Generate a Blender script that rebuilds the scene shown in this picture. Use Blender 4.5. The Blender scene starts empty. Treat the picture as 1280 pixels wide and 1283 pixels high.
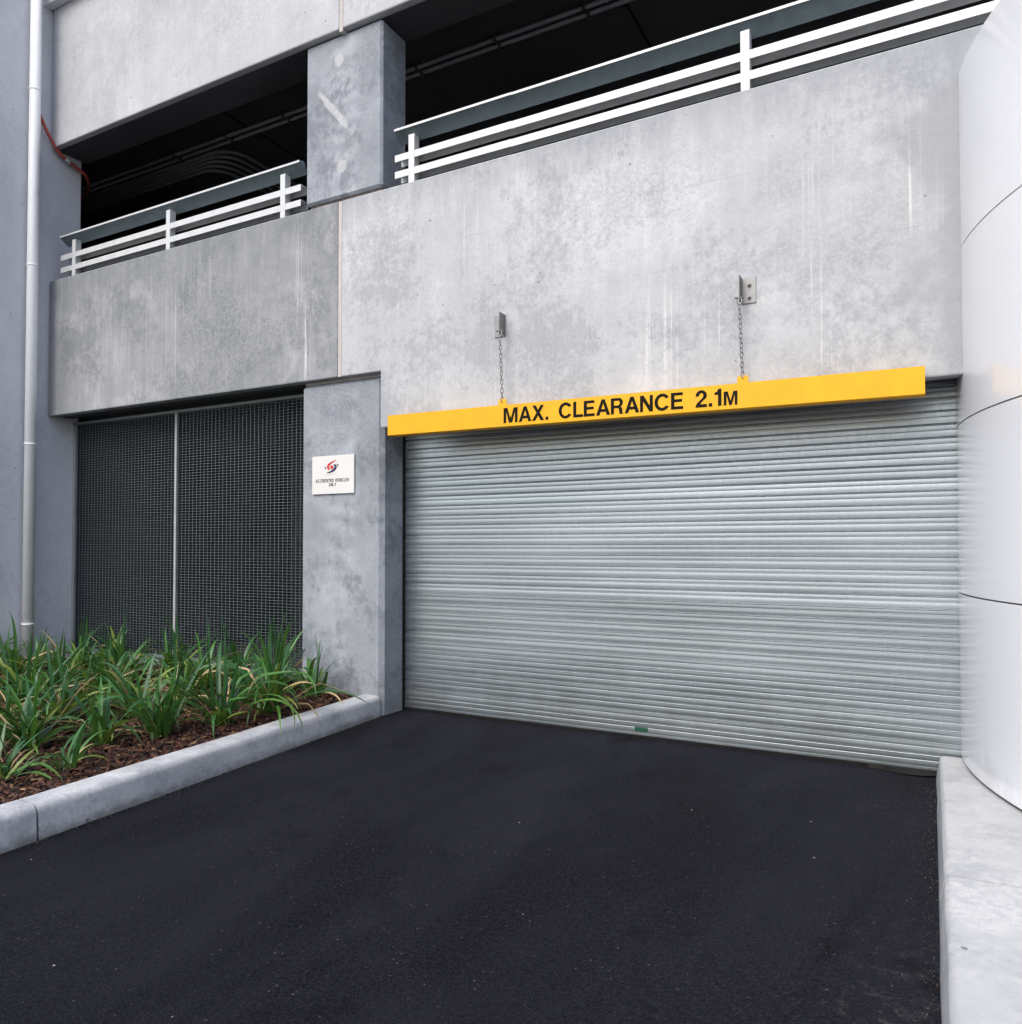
import bpy, bmesh, math, random
from mathutils import Vector, Matrix, Quaternion, noise as mnoise
R = math.radians
rnd = random.Random(7)
sc = bpy.context.scene
col = sc.collection

# ------------------------------------------------------------------ camera
CAM = Vector((0.0, -4.68, 1.30))
yaw, pitch, roll = 0.49786, 0.024645, -0.00118
F = Vector((-math.sin(yaw) * math.cos(pitch), math.cos(yaw) * math.cos(pitch), math.sin(pitch)))
Rv = Vector((math.cos(yaw), math.sin(yaw), 0.0))
Uv = Rv.cross(F)
R2 = Rv * math.cos(roll) + Uv * math.sin(roll)
U2 = Uv * math.cos(roll) - Rv * math.sin(roll)
cd = bpy.data.cameras.new('camera')
cam = bpy.data.objects.new('camera', cd)
col.objects.link(cam)
cam.matrix_world = Matrix(((R2.x, U2.x, -F.x, CAM.x), (R2.y, U2.y, -F.y, CAM.y), (R2.z, U2.z, -F.z, CAM.z), (0, 0, 0, 1)))
cd.sensor_fit = 'HORIZONTAL'
cd.sensor_width = 36.0
cd.lens = 968.8 / 1280 * 36.0
cd.shift_y = 18.0 / 1280
cd.clip_start = 0.05
cd.clip_end = 3000
sc.camera = cam

# ------------------------------------------------------------------ world, sun, exposure
SUN_EL, SUN_AZ = 48.0, 10.0          # azimuth: degrees to the left of straight behind the camera side
sd = Vector((-math.sin(R(SUN_AZ)) * math.cos(R(SUN_EL)), -math.cos(R(SUN_AZ)) * math.cos(R(SUN_EL)), math.sin(R(SUN_EL))))
w = bpy.data.worlds.new('World')
sc.world = w
w.use_nodes = True
nt = w.node_tree
for n in list(nt.nodes):
    nt.nodes.remove(n)
sky = nt.nodes.new('ShaderNodeTexSky')
sky.sky_type = 'NISHITA'
sky.sun_disc = False
sky.sun_elevation = R(SUN_EL)
sky.sun_rotation = math.atan2(sd.x, sd.y)
sky.air_density = 1.0
sky.dust_density = 3.2
sky.ozone_density = 1.0
bg = nt.nodes.new('ShaderNodeBackground')
bg.inputs[1].default_value = 0.15
wo = nt.nodes.new('ShaderNodeOutputWorld')
nt.links.new(sky.outputs[0], bg.inputs[0])
nt.links.new(bg.outputs[0], wo.inputs[0])
sl = bpy.data.lights.new('sun', 'SUN')
sl.energy = 1.0
sl.angle = R(40)
sl.color = (0.985, 1.0, 0.955)
sun = bpy.data.objects.new('sun', sl)
col.objects.link(sun)
sun.rotation_euler = sd.to_track_quat('Z', 'Y').to_euler()
sun.location = (0, -10, 20)
vs = sc.view_settings
vs.view_transform = 'Standard'
vs.look = 'None'
vs.exposure = 0.85
vs.gamma = 1.0
vs.use_curve_mapping = False
sc.cycles.max_bounces = 5
sc.cycles.diffuse_bounces = 3
sc.cycles.glossy_bounces = 3
sc.cycles.adaptive_threshold = 0.025


# ------------------------------------------------------------------ material helper
class MT:
    def __init__(s, name, rough=0.6, metal=0.0, spec=0.5):
        s.m = bpy.data.materials.new(name)
        s.m.use_nodes = True
        s.nt = s.m.node_tree
        s.b = s.nt.nodes['Principled BSDF']
        s.set('Roughness', rough)
        s.set('Metallic', metal)
        s.set('Specular IOR Level', spec)
        s.tc = s.nt.nodes.new('ShaderNodeTexCoord').outputs['Object']

    def put(s, sock, v):
        if isinstance(v, bpy.types.NodeSocket):
            s.nt.links.new(v, sock)
        elif v is not None:
            if isinstance(v, (tuple, list)) and len(v) == 3 and len(getattr(sock, 'default_value', (0, 0, 0))) == 4:
                v = (*v, 1)
            sock.default_value = v

    def set(s, name, v):
        s.put(s.b.inputs[name], v)

    def n(s, t, props=None, out=0, **kw):
        nd = s.nt.nodes.new(t)
        for k, v in (props or {}).items():
            setattr(nd, k, v)
        for k, v in kw.items():
            s.put(nd.inputs[int(k[1:])] if k[0] == 'i' and k[1:].isdigit() else nd.inputs[k], v)
        return nd.outputs[out]

    def math(s, op, a, b=0.0, clamp=False):
        return s.n('ShaderNodeMath', {'operation': op, 'use_clamp': clamp}, i0=a, i1=b)

    def scalev(s, v, sc3, off=(0, 0, 0)):
        a = s.n('ShaderNodeVectorMath', {'operation': 'MULTIPLY'}, i0=v, i1=sc3)
        return s.n('ShaderNodeVectorMath', {'operation': 'ADD'}, i0=a, i1=off)

    def noise(s, v, scale, detail=4.0, rough=0.55, dist=0.0):
        return s.n('ShaderNodeTexNoise', None, 0, Vector=v, Scale=scale, Detail=detail, Roughness=rough, Distortion=dist)

    def vor(s, v, scale, out=0):
        return s.n('ShaderNodeTexVoronoi', None, out, Vector=v, Scale=scale)

    def rng(s, v, a, b, c=0.0, d=1.0):
        return s.n('ShaderNodeMapRange', {'clamp': True}, i0=v, i1=a, i2=b, i3=c, i4=d)

    def mix(s, f, a, b, blend='MIX'):
        nd = s.nt.nodes.new('ShaderNodeMix')
        nd.data_type = 'RGBA'
        nd.blend_type = blend
        s.put(nd.inputs[0], f)
        s.put(nd.inputs[6], a)
        s.put(nd.inputs[7], b)
        return nd.outputs[2]

    def bump(s, h, strength=0.3, dist=0.01):
        nb = s.n('ShaderNodeBump', None, 0, Strength=strength, Distance=dist, Height=h)
        s.set('Normal', nb)

    def sep(s, v):
        nd = s.nt.nodes.new('ShaderNodeSeparateXYZ')
        s.put(nd.inputs[0], v)
        return nd.outputs


def plain(name, c, rough=0.5, metal=0.0, var=0.12, scale=6.0, bump=0.0, spec=0.5):
    m = MT(name, rough, metal, spec)
    f = m.noise(m.tc, scale, 5, 0.6)
    c2 = tuple(x * (1 - var) for x in c)
    c3 = tuple(min(1, x * (1 + var)) for x in c)
    m.set('Base Color', m.mix(m.rng(f, 0.3, 0.7), c2, c3))
    m.set('Roughness', m.rng(f, 0.3, 0.7, max(0, rough - 0.08), min(1, rough + 0.08)))
    if bump:
        m.bump(m.noise(m.tc, scale * 12, 4), bump, 0.004)
    return m.m


def concrete(name, light, mid, dark, seed=0.0, streak=0.35, drips=(), pin=1.0, b=(0.40, 0.62), big=0.55,
             grainy=0.35, white=0.0, swirl=0.0, pits_scale=9.0, fine=85.0, speck=0.5, patches=(), swirlx=None, lines=(), grime=None, gx=None, foot=None):
    m = MT(name, 0.82, 0.0, 0.3)
    v = m.scalev(m.tc, (1, 1, 1), (seed * 3.1, seed * 1.7, seed * 2.3))
    n1 = m.noise(v, big, 2, 0.5, 0.4)
    n2 = m.noise(v, big * 4.2, 4, 0.62, 0.3)
    n3 = m.noise(v, big * 16, 4, 0.68)
    f = m.math('ADD', m.math('MULTIPLY', n1, 0.45), m.math('ADD', m.math('MULTIPLY', n2, 0.38), m.math('MULTIPLY', n3, 0.17)))
    c = m.mix(m.rng(f, b[0], b[1]), dark, light)
    c = m.mix(m.rng(m.noise(v, big * 1.7, 4, 0.5), 0.42, 0.6, 0.0, 0.55), c, mid)
    # vertical streaks left by rain and formwork
    vst = m.scalev(v, (9, 9, 0.35))
    st = m.noise(vst, 1.0, 5, 0.6)
    c = m.mix(m.rng(st, 0.35, 0.68, 0.0, streak), c, m.mix(0.5, dark, mid))
    st2 = m.noise(m.scalev(v, (26, 26, 0.8), (4, 9, 2)), 1.0, 4, 0.6)
    c = m.mix(m.rng(st2, 0.55, 0.75, 0.0, streak * 0.8), c, light)
    # pale lime runs
    if drips:
        x, y, z = m.sep(m.tc)
        dn = m.noise(m.scalev(m.tc, (55, 55, 0.5), (seed, 3, 1)), 1.0, 3, 0.5, 0.15)
        ln = m.noise(m.scalev(m.tc, (11, 11, 1.3), (seed, 5, 2)), 1.0, 2, 0.5)
        dm = m.math('MULTIPLY', m.rng(dn, 0.59, 0.66), m.rng(ln, 0.40, 0.56))
        for (x0, x1, z0, z1, s) in drips:
            k = m.math('MULTIPLY', m.rng(x, x0, x0 + (x1 - x0) * .3), m.rng(x, x1 - (x1 - x0) * .3, x1, 1.0, 0.0))
            kz = m.math('MULTIPLY', m.rng(z, z0, z0 + .25), m.rng(z, z1 - .4, z1, 1.0, 0.0))
            k = m.math('MULTIPLY', m.math('MULTIPLY', k, kz), m.math('MULTIPLY', dm, s))
            c = m.mix(k, c, (0.66, 0.645, 0.63))
    if swirl:
        sw = m.n('ShaderNodeTexWave', {'wave_type': 'RINGS'}, 1, Vector=v, Scale=2.2, Distortion=9.0, Detail=3.0, i4=1.1)
        mask = m.rng(m.noise(m.scalev(v, (2.5, 2.5, 0.8), (7, 2, 4)), 1.0, 3), 0.40, 0.56)
        if swirlx:
            xs_ = m.sep(m.tc)[0]
            mask = m.math('MULTIPLY', mask, m.math('MULTIPLY', m.rng(xs_, swirlx[0], swirlx[0] + .1), m.rng(xs_, swirlx[1] - .1, swirlx[1], 1.0, 0.0)))
        c = m.mix(m.math('MULTIPLY', m.math('MULTIPLY', sw, mask), swirl), c, light)
    if white:
        wn = m.noise(m.scalev(v, (1, 1, 1), (11, 5, 8)), 1.6, 5, 0.7, 0.8)
        c = m.mix(m.rng(wn, 0.55, 0.68, 0.0, white), c, tuple(min(1, q * 1.25) for q in light))
    # scuffed, speckled grey-blue patches
    bl = m.noise(m.scalev(v, (1, 1, 1), (2, 14, 6)), big * 2.6, 5, 0.6)
    spk = m.noise(m.scalev(v, (1, 1, 0.8), (5, 1, 9)), 17, 6, 0.8)
    pm = m.math('ADD', m.math('MULTIPLY', m.math('SUBTRACT', bl, 0.5), 1.15), spk)
    c = m.mix(m.rng(pm, 0.52, 0.68, 0.0, speck), c, dark)
    spk2 = m.noise(m.scalev(v, (1, 1, 1), (25, 3, 9)), 48, 4, 0.75)
    pm2 = m.math('ADD', m.math('MULTIPLY', m.math('SUBTRACT', n1, 0.5), 0.7), spk2)
    c = m.mix(m.rng(pm2, 0.56, 0.70, 0.0, speck * 0.7), c, m.mix(0.4, dark, (0.22, 0.24, 0.30)))
    c = m.mix(m.rng(pm2, 0.42, 0.30, 0.0, speck * 0.6), c, light)
    if grime:                          # dirt washed down from the top edge
        zz_ = m.sep(m.tc)[2]
        gn = m.noise(m.scalev(m.tc, (5, 5, 0.8), (seed, 7, 3)), 1.0, 5, 0.7)
        gk = m.math('ADD', m.rng(zz_, grime[0] - grime[1], grime[0], -0.35, 0.22), gn)
        c = m.mix(m.rng(gk, 0.42, 0.72, 0.0, grime[2]), c, dark)
    if foot:                           # splash dirt along the foot
        zf_ = m.sep(m.tc)[2]
        fk = m.math('ADD', m.rng(zf_, 0.0, foot[0], 0.2, -0.4), m.noise(m.scalev(m.tc, (6, 6, 9), (2, seed, 3)), 1.0, 5, 0.75))
        c = m.mix(m.rng(fk, 0.38, 0.7, 0.0, foot[1]), c, (0.10, 0.095, 0.085))
    if gx:
        xx_ = m.sep(m.tc)[0]
        gk = m.math('ADD', m.rng(xx_, gx[0], gx[1], -0.25, 0.12), n2)
        c = m.mix(m.rng(gk, 0.42, 0.62, 0.0, gx[2]), c, dark)
    for (ax_, at_, st_) in lines:      # faint formwork lines
        cc = m.sep(m.tc)[2 if ax_ else 0]
        dl = m.math('ABSOLUTE', m.math('SUBTRACT', m.math('ADD', cc, m.math('MULTIPLY', n2, 0.012)), at_ + 0.006))
        lk = m.math('MULTIPLY', m.rng(dl, 0.004, 0.0015, 0.0, st_), m.rng(m.noise(m.tc, 2.3, 3), 0.45, 0.6))
        c = m.mix(lk, c, dark)
    for (px_, pz_, rx_, rz_, an_, st_) in patches:
        x, y, z = m.sep(m.tc)
        dx, dz = m.math('SUBTRACT', x, px_), m.math('SUBTRACT', z, pz_)
        ca, sa = math.cos(an_), math.sin(an_)
        uu = m.math('DIVIDE', m.math('ADD', m.math('MULTIPLY', dx, ca), m.math('MULTIPLY', dz, sa)), rx_)
        vv = m.math('DIVIDE', m.math('SUBTRACT', m.math('MULTIPLY', dz, ca), m.math('MULTIPLY', dx, sa)), rz_)
        dd = m.math('ADD', m.math('POWER', m.math('ABSOLUTE', uu), 2.0), m.math('POWER', m.math('ABSOLUTE', vv), 2.0))
        dd = m.math('ADD', dd, m.math('MULTIPLY', m.math('SUBTRACT', spk, 0.5), 2.2))
        c = m.mix(m.rng(dd, 1.1, 0.5, 0.0, st_), c, (0.60, 0.585, 0.57))
    # fine grain and blow holes
    g = m.noise(v, fine, 2, 0.6)
    c = m.mix(m.rng(g, 0.3, 0.7, 0.0, grainy), c, m.mix(0.5, c, dark), 'MIX')
    pv = m.nt.nodes.new('ShaderNodeTexVoronoi')
    m.put(pv.inputs['Vector'], v)
    m.put(pv.inputs['Scale'], pits_scale)
    pr = m.sep(pv.outputs['Color'])[0]
    rad = m.rng(pr, 0.45, 1.0, 0.0, 0.085 * pin)
    pit = m.math('LESS_THAN', pv.outputs['Distance'], rad)
    c = m.mix(m.math('MULTIPLY', pit, 0.6), c, tuple(q * 0.25 for q in dark))
    m.set('Base Color', c)
    m.set('Roughness', m.rng(n2, 0.3, 0.7, 0.68, 0.9))
    hgt = m.math('SUBTRACT', m.math('ADD', m.math('MULTIPLY', n3, 0.5), m.math('MULTIPLY', g, 0.25)), m.math('MULTIPLY', pit, 1.2))
    m.bump(hgt, 0.35, 0.004)
    return m.m


# ------------------------------------------------------------------ mesh helpers
class MB:
    def __init__(s):
        s.v, s.f = [], []

    def add(s, vs_, fs):
        o = len(s.v)
        s.v += [tuple(p) for p in vs_]
        s.f += [tuple(i + o for i in f) for f in fs]

    def box(s, x0, x1, y0, y1, z0, z1):
        s.add([(x0, y0, z0), (x1, y0, z0), (x1, y1, z0), (x0, y1, z0), (x0, y0, z1), (x1, y0, z1), (x1, y1, z1), (x0, y1, z1)],
              [(0, 3, 2, 1), (4, 5, 6, 7), (0, 1, 5, 4), (1, 2, 6, 5), (2, 3, 7, 6), (3, 0, 4, 7)])
        return s

    def prism(s, pts, y0, y1):          # polygon in xz (counter-clockwise seen from -y), extruded along y
        n = len(pts)
        s.add([(x, y0, z) for x, z in pts] + [(x, y1, z) for x, z in pts],
              [tuple(range(n)), tuple(reversed(range(n, 2 * n)))] + [(i + n, (i + 1) % n + n, (i + 1) % n, i) for i in range(n)])
        return s

    def tube(s, path, r, seg=10, cap=True):
        path = [Vector(p) for p in path]
        rr = r if isinstance(r, (list, tuple)) else [r] * len(path)
        rings = []
        t = (path[1] - path[0]).normalized()
        up = Vector((0, 0, 1)) if abs(t.z) < 0.9 else Vector((1, 0, 0))
        a = t.cross(up).normalized()
        for i, p in enumerate(path):
            t = (path[min(i + 1, len(path) - 1)] - path[max(i - 1, 0)]).normalized()
            a = (a - t * a.dot(t)).normalized()
            bb = t.cross(a)
            rings.append([p + (a * math.cos(2 * math.pi * k / seg) + bb * math.sin(2 * math.pi * k / seg)) * rr[i] for k in range(seg)])
        vs_ = [q for ring in rings for q in ring]
        fs = []
        for i in range(len(path) - 1):
            for k in range(seg):
                fs.append((i * seg + k, i * seg + (k + 1) % seg, (i + 1) * seg + (k + 1) % seg, (i + 1) * seg + k))
        if cap:
            fs.append(tuple(reversed(range(seg))))
            fs.append(tuple((len(path) - 1) * seg + k for k in range(seg)))
        s.add(vs_, fs)
        return s

    def mesh(s, name, mat, bevel=0.0, seg=2, smooth=False):
        me = bpy.data.meshes.new(name)
        me.from_pydata(s.v, [], s.f)
        if bevel:
            bm = bmesh.new()
            bm.from_mesh(me)
            bmesh.ops.remove_doubles(bm, verts=bm.verts, dist=1e-6)
            ed = [e for e in bm.edges if len(e.link_faces) == 2 and e.calc_face_angle(0) > 0.5]
            bmesh.ops.bevel(bm, geom=ed, offset=bevel, segments=seg, profile=0.5, affect='EDGES', clamp_overlap=True)
            bm.to_mesh(me)
            bm.free()
        if smooth:
            me.shade_smooth()
        me.materials.append(mat)
        return me

    def build(s, name, mat, parent=None, bevel=0.0, seg=2, smooth=False):
        return obj(name, s.mesh(name, mat, bevel, seg, smooth), parent)


def obj(name, me, parent=None, loc=None):
    o = bpy.data.objects.new(name, me)
    col.objects.link(o)
    if parent:
        o.parent = parent
    if loc:
        o.location = loc
    return o


def tag(o, label=None, cat=None, group=None, kind=None):
    if label:
        o['label'] = label
    if cat:
        o['category'] = cat
    if group:
        o['group'] = group
    if kind:
        o['kind'] = kind
    return o


def thing(name, loc, label, cat, group=None):
    o = obj(name, None, None, loc)
    return tag(o, label, cat, group)


def auto_smooth(me, ang=0.6):
    bm = bmesh.new()
    bm.from_mesh(me)
    for f in bm.faces:
        f.smooth = True
    for e in bm.edges:
        if len(e.link_faces) == 2 and e.calc_face_angle(0) > ang:
            e.smooth = False
    bm.to_mesh(me)
    bm.free()


# ------------------------------------------------------------------ materials
C_MAIN = concrete('concrete_pale_panel', (0.54, 0.543, 0.55), (0.445, 0.45, 0.46), (0.235, 0.248, 0.27), 1.0, 0.36,
                  grime=(4.03, 0.55, 0.55), gx=(-0.55, 0.16, 0.6),
                  lines=((1, 3.02, 0.5), (1, 3.52, 0.35), (0, -2.42, 0.45), (0, -1.22, 0.3)),
                  drips=((-0.75, 0.16, 2.1, 3.9, 0.8), (-2.0, -0.7, 2.1, 3.1, 0.75), (-3.6, -2.0, 2.1, 4.1, 0.35)), b=(0.29, 0.57), white=0.25, speck=0.5)
C_LEFT = concrete('concrete_streaked_panel', (0.41, 0.414, 0.424), (0.275, 0.282, 0.292), (0.135, 0.147, 0.16), 4.0, 0.6,
                  grime=(4.03, 0.9, 0.4),
                  drips=((-4.72, -4.34, 2.5, 4.3, 1.0), (-7.6, -4.6, 2.5, 4.1, 0.30)), b=(0.36, 0.62), white=0.4, speck=0.55)
C_UP = concrete('concrete_upper_panel', (0.53, 0.532, 0.548), (0.45, 0.453, 0.468), (0.31, 0.317, 0.335), 9.0, 0.45, b=(0.36, 0.6))
C_COL = concrete('concrete_blue_grey_column', (0.39, 0.412, 0.445), (0.255, 0.274, 0.30), (0.135, 0.15, 0.172), 6.0, 0.3,
                 b=(0.36, 0.62), white=0.25, swirl=0.7, swirlx=(-4.28, -3.9), big=0.8, pits_scale=14, speck=0.7, foot=(0.5, 0.4),
                 patches=((-4.139, 5.21, 0.05, 0.06, 0.3, 0.5), (-4.109, 4.34, 0.055, 0.055, 0.4, 0.5), (-4.19, 4.81, 0.25, 0.034, -0.87, 0.55)))
C_SIDE = concrete('concrete_lavender_side_wall', (0.70, 0.70, 0.73), (0.62, 0.62, 0.655), (0.50, 0.505, 0.54), 12.0, 0.2,
                  b=(0.3, 0.66), grainy=0.25)
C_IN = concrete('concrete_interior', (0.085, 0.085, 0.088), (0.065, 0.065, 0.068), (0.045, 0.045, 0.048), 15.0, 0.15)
C_KERB = concrete('concrete_kerb', (0.56, 0.56, 0.575), (0.45, 0.455, 0.475), (0.28, 0.295, 0.32), 18.0, 0.05, big=1.6, b=(0.36, 0.58), pits_scale=11, white=0.3, speck=0.6, foot=(0.10, 0.7), pin=1.5)
SEAL = plain('beige_sealant', (0.43, 0.40, 0.37), 0.7, 0, 0.12, 8, 0.3)
MORTAR = plain('brown_mortar', (0.20, 0.165, 0.14), 0.9, 0, 0.25, 20, 0.5)
GALV_RAIL = plain('galvanised_rail', (0.52, 0.53, 0.53), 0.5, 0.2, 0.08, 9)
GALV_DARK = plain('shaded_galvanised_rail', (0.13, 0.17, 0.185), 0.5, 0.3, 0.15, 11)  # shade of the down-facing top rail plate put into a darker zinc colour
STEEL = plain('stainless_steel', (0.21, 0.21, 0.21), 0.42, 0.85, 0.15, 30)
GALV_MESH = plain('galvanised_wire', (0.20, 0.235, 0.255), 0.5, 0.5, 0.15, 20)
GALV_POST = plain('galvanised_post', (0.34, 0.35, 0.35), 0.5, 0.3, 0.1, 9)
YELLOW = plain('yellow_paint', (0.70, 0.350, 0.006), 0.5, 0, 0.06, 7, spec=0.3)
BLACKP = plain('black_lettering', (0.006, 0.0055, 0.004), 0.6, 0, 0.2, 20, spec=0.1)
PVC = plain('white_pvc', (0.94, 0.93, 0.915), 0.32, 0, 0.04, 3)
REDC = plain('red_conduit', (0.36, 0.055, 0.04), 0.5, 0, 0.15, 8)
GREYC = plain('grey_conduit', (0.22, 0.22, 0.23), 0.5, 0, 0.1, 8)
SIGNW = plain('white_sign_board', (0.60, 0.59, 0.57), 0.4, 0, 0.03, 6)
SRED = plain('sign_red', (0.46, 0.02, 0.014), 0.45)
SBLUE = plain('sign_blue', (0.008, 0.01, 0.06), 0.45)
SGREY = plain('sign_grey', (0.45, 0.45, 0.48), 0.5)
RUBBER = plain('black_rubber', (0.008, 0.008, 0.008), 0.6, 0, 0.3, 15, spec=0.15)
DARKG = plain('dark_joint', (0.10, 0.085, 0.07), 0.9, 0, 0.2, 15)
GREENT = plain('green_tag', (0.004, 0.06, 0.032), 0.4, 0, 0.3, 60)


def mat_shutter():
    m = MT('galvanised_shutter', 0.36, 1.0)
    oi = m.nt.nodes.new('ShaderNodeObjectInfo')
    m.tc = m.n('ShaderNodeVectorMath', {'operation': 'ADD'}, i0=m.tc, i1=oi.outputs['Location'])
    n1 = m.noise(m.scalev(m.tc, (0.6, 1, 3)), 1.0, 4, 0.6)
    sp = m.n('ShaderNodeTexVoronoi', None, 1, Vector=m.scalev(m.tc, (1, 1, 0.45)), Scale=90.0)
    sx = m.sep(sp)[0]
    st = m.noise(m.scalev(m.tc, (60, 1, 4)), 1.0, 3, 0.6)
    c = m.mix(m.rng(n1, 0.3, 0.7), (0.325, 0.37, 0.40), (0.42, 0.46, 0.49))
    c = m.mix(m.rng(sx, 0.0, 1.0, 0.0, 0.25), c, (0.30, 0.34, 0.37))
    c = m.mix(m.rng(st, 0.5, 0.8, 0.0, 0.13), c, (0.58, 0.59, 0.61))
    sc_ = m.noise(m.scalev(m.tc, (0.9, 1, 1.6), (5, 1, 3)), 1.0, 4, 0.6)
    c = m.mix(m.rng(sc_, 0.45, 0.75, 0.0, 0.22), c, (0.33, 0.40, 0.40))
    zz_ = m.sep(m.tc)[2]
    gk = m.math('ADD', m.rng(zz_, 0.0, 0.55, 0.22, -0.25), m.noise(m.scalev(m.tc, (4, 1, 2)), 1.0, 5, 0.7))
    gk = m.rng(gk, 0.42, 0.75, 0.0, 0.35)
    c = m.mix(gk, c, (0.20, 0.20, 0.19))
    m.set('Base Color', c)
    m.set('Roughness', m.math('ADD', m.rng(n1, 0.3, 0.7, 0.33, 0.43), m.rng(sx, 0, 1, 0, 0.06)))
    m.bump(m.math('ADD', m.math('MULTIPLY', sx, 0.15), m.noise(m.scalev(m.tc, (3, 1, 14)), 1.0, 3)), 0.08, 0.003)
    return m.m


def mat_asphalt():
    m = MT('dark_asphalt', 0.85, 0, 0.07)
    v = m.tc
    big = m.noise(m.scalev(v, (1.3, 0.45, 1)), 1.0, 4, 0.6, 0.6)
    g = m.noise(v, 150, 2, 0.7)
    g2 = m.noise(v, 55, 4, 0.75)
    c = m.mix(m.rng(big, 0.37, 0.63), (0.0019, 0.0019, 0.0044), (0.0105, 0.0108, 0.0178))
    c = m.mix(m.rng(g2, 0.42, 0.72), c, (0.0128, 0.0132, 0.0180))
    c = m.mix(m.rng(g, 0.50, 0.80), c, (0.030, 0.030, 0.036))
    oil = m.noise(m.scalev(v, (1, 1, 1), (3, 8, 1)), 2.1, 4, 0.6)
    c = m.mix(m.rng(oil, 0.62, 0.72, 0, 0.5), c, (0.002, 0.002, 0.003))
    pv = m.nt.nodes.new('ShaderNodeTexVoronoi')
    m.put(pv.inputs['Vector'], v)
    m.put(pv.inputs['Scale'], 42)
    cr = m.sep(pv.outputs['Color'])[0]
    rad = m.rng(cr, 0.70, 1.0, 0.0, 0.17)
    c = m.mix(m.math('MULTIPLY', m.math('LESS_THAN', pv.outputs['Distance'], rad), 0.7), c, (0.085, 0.085, 0.085))
    pv2 = m.nt.nodes.new('ShaderNodeTexVoronoi')
    m.put(pv2.inputs['Vector'], v)
    m.put(pv2.inputs['Scale'], 9)
    rad2 = m.rng(m.sep(pv2.outputs['Color'])[1], 0.62, 1.0, 0.0, 0.045)
    c = m.mix(m.math('LESS_THAN', pv2.outputs['Distance'], rad2), c, (0.33, 0.30, 0.25))
    # pale dust gathered along the right kerb
    x, y, z = m.sep(v)
    d = m.math('MULTIPLY', m.rng(x, -0.45, -0.02), m.rng(y, -2.6, -1.7, 1.0, 0.15))
    d = m.math('MULTIPLY', d, m.rng(m.noise(v, 14, 6, 0.75), 0.5, 0.68))
    d = m.math('MULTIPLY', d, m.rng(g2, 0.4, 0.6))
    c = m.mix(m.math('MULTIPLY', d, 0.55), c, (0.17, 0.165, 0.15))
    m.set('Base Color', c)
    m.set('Roughness', m.rng(g2, 0.3, 0.7, 0.68, 0.9))
    m.bump(m.math('ADD', m.math('MULTIPLY', g, 0.6), g2), 0.7, 0.006)
    return m.m


def mat_tower():
    m = MT('white_gloss_cladding', 0.2, 0, 0.5)
    f = m.noise(m.tc, 1.3, 4, 0.5)
    c = m.mix(m.rng(f, 0.3, 0.7), (0.77, 0.78, 0.805), (0.80, 0.81, 0.835))
    sp = m.noise(m.tc, 45, 3, 0.7)
    c = m.mix(m.rng(sp, 0.72, 0.8, 0, 0.25), c, (0.5, 0.5, 0.52))
    zz_ = m.sep(m.tc)[2]
    dn = m.math('ADD', m.rng(zz_, 0.0, 0.35, 0.15, -0.3), m.noise(m.scalev(m.tc, (7, 7, 2)), 1.0, 5, 0.7))
    c = m.mix(m.rng(dn, 0.45, 0.75, 0.0, 0.35), c, (0.42, 0.40, 0.37))
    m.set('Base Color', c)
    m.set('Roughness', m.rng(f, 0.3, 0.7, 0.16, 0.24))
    m.set('Coat Weight', 0.3)
    m.set('Coat Roughness', 0.08)
    return m.m


def mat_island(name, stops, rough=0.8, trans=0.0, bump=0.0):
    m = MT(name, rough, 0, 0.4)
    geo = m.nt.nodes.new('ShaderNodeNewGeometry')
    rp = m.nt.nodes.new('ShaderNodeValToRGB')
    m.nt.links.new(geo.outputs['Random Per Island'], rp.inputs[0])
    el = rp.color_ramp.elements
    el[0].position, el[0].color = stops[0][0], (*stops[0][1], 1)
    el[1].position, el[1].color = stops[-1][0], (*stops[-1][1], 1)
    for p, c in stops[1:-1]:
        e = el.new(p)
        e.color = (*c, 1)
    g = m.noise(m.tc, 60, 4, 0.7)
    m.set('Base Color', m.mix(m.rng(g, 0.3, 0.7, 0, 0.5), rp.outputs[0], m.mix(0.6, rp.outputs[0], (0.01, 0.006, 0.004))))
    if bump:
        m.bump(g, bump, 0.004)
    return m.m


def mat_leaf(name, base, tip, rough=0.38):
    m = MT(name, rough, 0, 0.5)
    oi = m.nt.nodes.new('ShaderNodeObjectInfo')
    x, y, z = m.sep(m.tc)
    f = m.rng(z, 0.0, 0.35)
    c = m.mix(f, base, tip)
    c = m.mix(m.rng(oi.outputs['Random'], 0, 1, 0.0, 0.55), c, tuple(q * 0.5 for q in tip))
    gr = m.noise(m.scalev(m.tc, (1, 140, 2)), 1.0, 3, 0.6)
    c = m.mix(m.rng(gr, 0.4, 0.7, 0, 0.35), c, tuple(min(1, q * 1.6) for q in tip))
    br = m.noise(m.tc, 9, 4, 0.6)
    c = m.mix(m.rng(br, 0.64, 0.76, 0, 0.6), c, (0.30, 0.24, 0.07))
    m.set('Base Color', c)
    # a thin leaf lets some light through
    out = [n for n in m.nt.nodes if n.type == 'OUTPUT_MATERIAL'][0]
    tr = m.nt.nodes.new('ShaderNodeBsdfTranslucent')
    m.put(tr.inputs[0], m.mix(0.5, c, (0.16, 0.30, 0.03)))
    ms = m.nt.nodes.new('ShaderNodeMixShader')
    ms.inputs[0].default_value = 0.22
    m.nt.links.new(m.b.outputs[0], ms.inputs[1])
    m.nt.links.new(tr.outputs[0], ms.inputs[2])
    m.nt.links.new(ms.outputs[0], out.inputs[0])
    return m.m


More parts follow.
